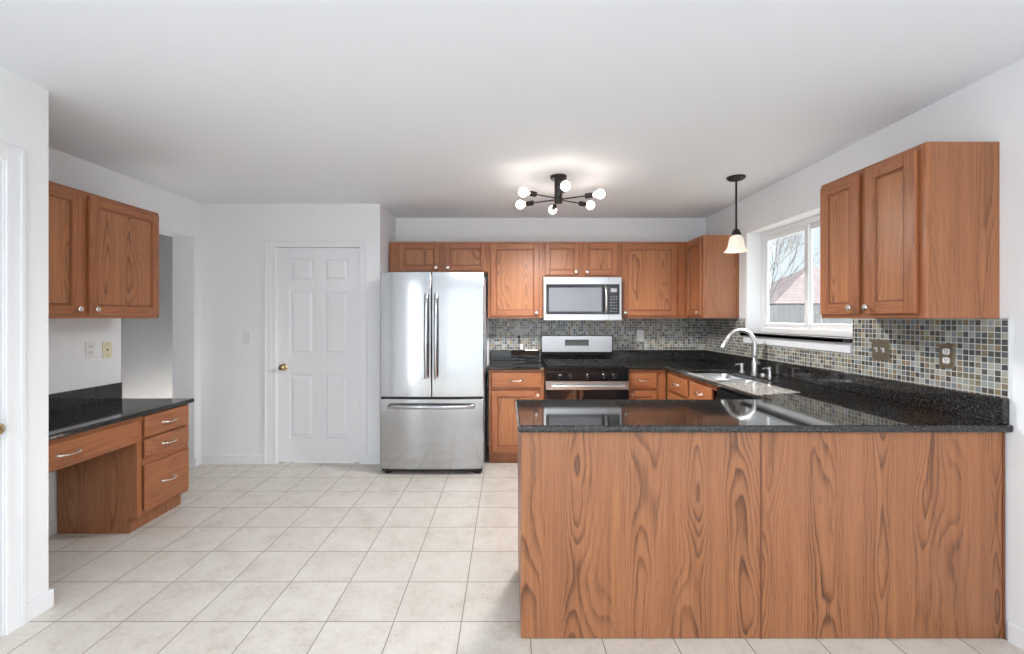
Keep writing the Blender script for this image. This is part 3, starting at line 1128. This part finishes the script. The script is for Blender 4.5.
# control panel with five knobs
cpn = MB()
cpn.add([(-h2, .012, .876), (h2, .012, .876), (h2, .010, .798), (-h2, .010, .798), (-h2, .054, .876), (h2, .054, .876), (h2, .054, .798), (-h2, .054, .798)],
        [(0, 1, 2, 3), (7, 6, 5, 4), (0, 4, 5, 1), (1, 5, 6, 2), (2, 6, 7, 3), (3, 7, 4, 0)])
cpn.build('control_panel', M['black'], rg, bevel=.003)
for kx in (-.245, -.155, .005, .155, .245):
    kb = MB().lathe([(.025, 0), (.025, .004), (.020, .008), (.018, .026), (.014, .029), (0, .029)], (kx, .011, .836), (0, -1, .0), 18)
    kb.box(kx - .003, kx + .003, -.024, -.017, .820, .852)
    kb.build('knob', M['black'], rg, smooth=True)
od = MB().box(-h2, h2, .012, .054, .225, .792).build('oven_door', M['blackglass'], rg, bevel=.005)
MB().box(-h2 + .001, h2 - .001, .0, .0115, .716, .791).build('door_band', M['mwsteel'], od, bevel=.003)
hb = MB().tube([(-.33, -.04, .752), (.33, -.04, .752)], .012, 12)
for s in (-1, 1):
    hb.tube([(s * .30, -.0005, .752), (s * .30, -.04, .752)], .009, 10)
hb.build('handle', M['mwsteel'], od, smooth=True)
MB().box(-h2, h2, .012, .054, .06, .220).build('storage_drawer', M['mwsteel'], rg, bevel=.005)
for sx in (-1, 1):
    for y in (.1, .62):
        MB().lathe([(.02, 0), (.02, .008), (.012, .012), (.012, .0195)], (sx * .33, y, 0), (0, 0, 1), 14).build('foot', M['rubber'], rg, smooth=True)

# ------------------------------------------------------------------ microwave
mw = thing('microwave', 'stainless over-the-range microwave between the oak wall cabinets', 'microwave', (.738, 4.395, 1.347))
mh, mw2 = .418, .379
MB().box(-mw2, mw2, .03, .412, .0, mh).build('body', M['mwsteel'], mw, bevel=.003)
md = MB()
md.box(-mw2, .250, -.004, .029, .0, .056, 0).box(-mw2, .250, -.004, .029, mh - .066, mh, 0)
md.box(-mw2, -mw2 + .022, -.004, .029, .056, mh - .066, 0)
md.box(-mw2 + .022, .250, 0, .029, .056, mh - .066, 1)
md = md.build('door', [M['mwsteel'], M['blackglass']], mw)
MB().box(-mw2 + .05, .185, -.0012, -.0002, .085, mh - .10).build('window', M['mwglass'], md)
pts = []
for i in range(13):
    s_ = -1 + 2 * i / 12
    pts.append((.222, -.006 - .040 * (1 - s_ ** 4) ** .8, .198 + s_ * .13))
MB().tube(pts, .013, 12).build('handle', M['mwsteel'], md, smooth=True)
mp = MB()
mp.box(.252, mw2, -.004, .029, .0, .056, 0).box(.252, mw2, -.004, .029, mh - .066, mh, 0)
mp.box(mw2 - .018, mw2, -.004, .029, .056, mh - .066, 0)
mp.box(.252, mw2 - .018, 0, .029, .056, mh - .066, 1)
mp = mp.build('control_panel', [M['mwsteel'], M['blackglass']], mw)
MB().box(.275, .335, -.0015, -.0002, .275, .310).build('display', M['keys'], mp)
kp = MB()
for r_ in range(6):
    for c_ in range(3):
        kp.box(.272 + c_ * .026, .285 + c_ * .026, -.0015, -.0002, .085 + r_ * .028, .091 + r_ * .028)
kp.build('keypad', M['keys'], mp)

# ------------------------------------------------------------------ ceiling light
cl = thing('ceiling_light', 'dark six-arm ceiling light with bare lit globe bulbs', 'ceiling light', (.389, 3.40, HC))
MB().lathe([(.062, -.0005), (.062, -.018), (.056, -.024), (0, -.024)], (0, 0, 0), (0, 0, 1), 28).build('canopy', M['bronze'], cl, smooth=True)
MB().lathe([(.031, -.0245), (.031, -.200), (.029, -.205), (0, -.205)], (0, 0, 0), (0, 0, 1), 24).build('stem', M['bronze'], cl, smooth=True)
hz = -.177
for k in range(6):
    a_ = R(-88 + 60 * k)
    d = Vector((math.cos(a_), math.sin(a_), 0))
    zz = hz + (.008 if k in (0, 5) else 0)
    o3 = Vector((0, 0, zz))
    arm = MB().tube([o3 + d * .029, o3 + d * .215], .005, 10).build('arm', M['bronze'], cl, smooth=True)
    MB().lathe([(.008, .205), (.019, .212), (.019, .270), (.015, .272), (0, .272)], o3, d, 18).build('socket', M['bronze'], arm, smooth=True)
    MB().lathe([(.013, .273), (.016, .282)] + [(.0335 * math.sin(R(q)), .322 - .0335 * math.cos(R(q))) for q in range(35, 181, 12)] + [(0, .3555)], o3, d, 20).build('bulb', M['bulb'], arm, smooth=True)

sl = bpy.data.lights.new('kitchen_fill_spot', 'SPOT')  # added spot under the fixture, brightens the back of the kitchen
sl.energy = 85
sl.spot_size = R(172)
sl.spot_blend = 0.6
sl.shadow_soft_size = 0.12
sl.color = (1.0, 0.975, 0.95)
slo = bpy.data.objects.new('kitchen_fill_spot', sl)
C.objects.link(slo)
slo.location = (.389, 3.40, HC - .24)

# ------------------------------------------------------------------ pendant
pn = thing('pendant_lamp', 'black rod pendant lamp with a frosted bell shade near the window', 'pendant lamp', (1.742, 3.42, HC))
MB().lathe([(.066, -.0005), (.066, -.012), (.050, -.024), (.02, -.030), (0, -.030)], (0, 0, 0), (0, 0, 1), 28).build('canopy', M['bronze'], pn, smooth=True)
MB().tube([(0, 0, -.029), (0, 0, -.40)], .0075, 12).build('rod', M['bronze'], pn, smooth=True)
MB().lathe([(.012, -.395), (.022, -.402), (.028, -.42), (.034, -.428), (.034, -.445), (.02, -.446)], (0, 0, 0), (0, 0, 1), 20).build('socket_cap', M['bronze'], pn, smooth=True)
prof = [(.032, -.4465), (.046, -.462), (.053, -.485), (.056, -.510), (.062, -.535), (.074, -.556), (.088, -.568)]
inn = [(r_ - .004, z_) for r_, z_ in prof[::-1]]
sh_ = MB()
sg = 28
ring = prof + inn
vs, fs = [], []
for r_, z_ in ring:
    for i in range(sg):
        a_ = 2 * math.pi * i / sg
        vs.append((r_ * math.cos(a_), r_ * math.sin(a_), z_))
for j in range(len(ring)):
    j2 = (j + 1) % len(ring)
    for i in range(sg):
        i2 = (i + 1) % sg
        fs.append((j * sg + i, j * sg + i2, j2 * sg + i2, j2 * sg + i))
sh_.add(vs, fs).build('shade', M['shade'], pn, smooth=True)
MB().lathe([(.012, -.447), (.014, -.47)] + [(.026 * math.sin(R(q)), -.510 + .026 * math.cos(R(q))) for q in range(40, 181, 14)] + [(0, -.536)], (0, 0, 0), (0, 0, 1), 18).build('bulb', M['bulb'], pn, smooth=True)


# ------------------------------------------------------------------ outlets and switches
def outlet(label, loc, rz, plate, face, kind='outlet', gang=1, group='wall outlets and switches'):
    """front faces local -y, wall plane at y=0"""
    nm = 'wall_outlet' if kind == 'outlet' else 'light_switch'
    o = thing(nm, label, 'outlet' if kind == 'outlet' else 'switch', loc, rz)
    W = .036 if gang == 1 else .059
    MB().prism(rrect(-W, W, -.058, .058, .004, 2), 0, .006)
    p = MB().prism(rrect(-W, W, -.058, .058, .004, 2), .0005, .006)
    p.v = [(x, -z, y) for x, y, z in p.v]
    p.build('plate', plate, o, bevel=.0015)
    if kind == 'outlet':
        for s in (-1, 1):
            q = MB().prism(rrect(-.017, .017, s * .021 - .0145, s * .021 + .0145, .009, 4), .0062, .0085)
            q.v = [(x, -z, y) for x, y, z in q.v]
            q = q.build('receptacle', face, o)
            sl = MB()
            for x in (-.0065, .0065):
                sl.box(x - .0012, x + .0012, -.0092, -.0086, s * .021 - .001, s * .021 + .008)
            sl.box(-.002, .002, -.0092, -.0086, s * .021 - .010, s * .021 - .006)
            sl.build('slots', M['black'], q)
    elif kind == 'toggle':
        for x in ([0] if gang == 1 else [-.023, .023]):
            q = MB().box(x - .005, x + .005, -.009, -.0062, -.013, .013)
            q.add([(x - .004, -.009, -.002), (x + .004, -.009, -.002), (x + .004, -.009, .010), (x - .004, -.009, .010),
                   (x - .004, -.021, .008), (x + .004, -.021, .008), (x + .004, -.021, .014), (x - .004, -.021, .014)],
                  [(3, 2, 1, 0), (4, 5, 6, 7), (0, 1, 5, 4), (1, 2, 6, 5), (2, 3, 7, 6), (3, 0, 4, 7)])
            q.build('toggle', face, o)
    elif kind == 'jack':
        q = MB().lathe([(.006, .0062), (.006, .009), (.003, .0095), (0, .0095)], (0, 0, 0), (0, -1, 0), 12)
        for z in (-.042, .042):
            q.lathe([(.0035, .0062), (.0035, .0072), (0, .0075)], (0, 0, z), (0, -1, 0), 10)
        q.build('jack', M['bronze'], o, smooth=True)
    return o


outlet('grey outlet plate holding a black plug above the short worktop', (.126, YB - .0095, 1.190), 0, M['greyplate'], M['greyplate'])
outlet('white switch plate on the back mosaic right of the range', (1.425, YB - .0095, 1.180), 0, M['plastic'], M['plastic'], 'toggle')
outlet('brass double switch plate on the right mosaic beside the window', (XR - .0095, 2.549, 1.187), -90, M['plate'], M['plastic'], 'toggle', 2)
outlet('brass plate with white outlet near the right end of the mosaic', (XR - .0095, 2.166, 1.185), -90, M['plate'], M['plastic'])
outlet('white outlet on the alcove wall above the desk', (XL, 3.095, 1.150), 90, M['plastic'], M['plastic'])
outlet('almond jack plate on the alcove wall right of the white outlet', (XL, 3.225, 1.140), 90, M['almond'], M['almond'], 'jack')
outlet('white light switch on the wall left of the panelled door', (-2.44, YP, 1.19), 0, M['plastic'], M['plastic'], 'toggle')

pc = thing('power_cord', 'black power cord plugged into the outlet beside the range', 'cord', (.126, YB - .019, 1.169))
MB().box(-.013, .013, -.026, .0, -.016, .014).build('plug', M['rubber'], pc, bevel=.005)
pts = [(0, -.02, -.012), (.008, -.028, -.045), (.022, -.032, -.09), (.040, -.036, -.14), (.055, -.045, -.19), (.08, -.07, -.235), (.105, -.12, -.2475), (.15, -.20, -.2475), (.205, -.27, -.2475)]
MB().tube(pts, .0042, 8).build('cable', M['rubber'], pc, smooth=True)
MB().box(.012, .045, -.046, -.044, -.135, -.075).build('tag', M['plastic'], pc)
pc['label'] = 'black power cord with a white tag plugged in beside the range'
o = thing('loose_cable', 'thin black cable lying across the short worktop toward the range', 'cord', (.05, 4.42, CT))
MB().tube([(0, -.02, .0045), (.08, .0, .0045), (.16, .03, .0045), (.235, .08, .0045), (.285, .10, .0045)], .004, 8).build('cable', M['rubber'], o, smooth=True)

# ------------------------------------------------------------------ outside the window
o = MB().box(2.4, 60, -20, 80, -.75, -.55).build('lawn', M['lawn'])
tag(o, None, None, kind='structure')
hs = thing('neighbor_house', 'pale house with a brown hip roof beyond the window', 'house', (17.2, 29.0, -.55))
MB().box(.5, 16, .5, 7.5, 0, 2.9).build('wall', M['siding'], hs)
rf = MB().add([(0, 0, 2.85), (16.5, 0, 2.85), (16.5, 8, 2.85), (0, 8, 2.85), (5.0, 4, 5.7), (11.5, 4, 5.7)],
              [(3, 2, 1, 0), (0, 1, 5, 4), (1, 2, 5), (2, 3, 4, 5), (3, 0, 4)])
rf.build('roof', M['shingle'], hs)
for i in range(3):
    x = 2.2 + 3.4 * i
    f_ = MB().box(x, x + 1.2, .44, .5, 1.0, 2.3).build('window', M['vinyl'], hs)
    MB().box(x + .08, x + 1.12, .42, .44, 1.08, 2.22).build('pane', M['blackglass'], f_)
fn = thing('garden_fence', 'pale wooden board fence in front of the house outside', 'fence', (7.5, 17.0, -.55))
m = MB()
for i in range(50):
    m.box(i * .2, i * .2 + .17, 0, .02, .05, 2.40 + .02 * (i % 2))
m.build('board_panel', M['fencewood'], fn)
for i in range(6):
    MB().box(i * 1.96, i * 1.96 + .1, .021, .12, 0, 2.48).build('post', M['fencewood'], fn)

tr = thing('bare_tree', 'bare leafless tree seen through the left window pane', 'tree', (10.5, 18.6, -.55))
tm = MB()
rs = random.Random(11)


def branch(p, d, L, r, lev):
    q = p + d * L
    mid = p + d * (L * .5) + Vector((rs.uniform(-1, 1), rs.uniform(-1, 1), 0)) * L * .05
    tm.tube([p, mid, q], [r, r * .85, r * .7], 5)
    if lev == 0:
        return
    for i in range(3 if lev > 1 else 4):
        nd = (d + Vector((rs.uniform(-1, 1), rs.uniform(-1, 1), rs.uniform(.0, .8))) * .62).normalized()
        branch(p.lerp(q, rs.uniform(.55, 1.0)), nd, L * rs.uniform(.6, .8), r * .62, lev - 1)


branch(Vector((0, 0, 0)), Vector((.05, 0, 1)).normalized(), 2.6, .05, 5)
tm.build('branches', M['bark'], tr)
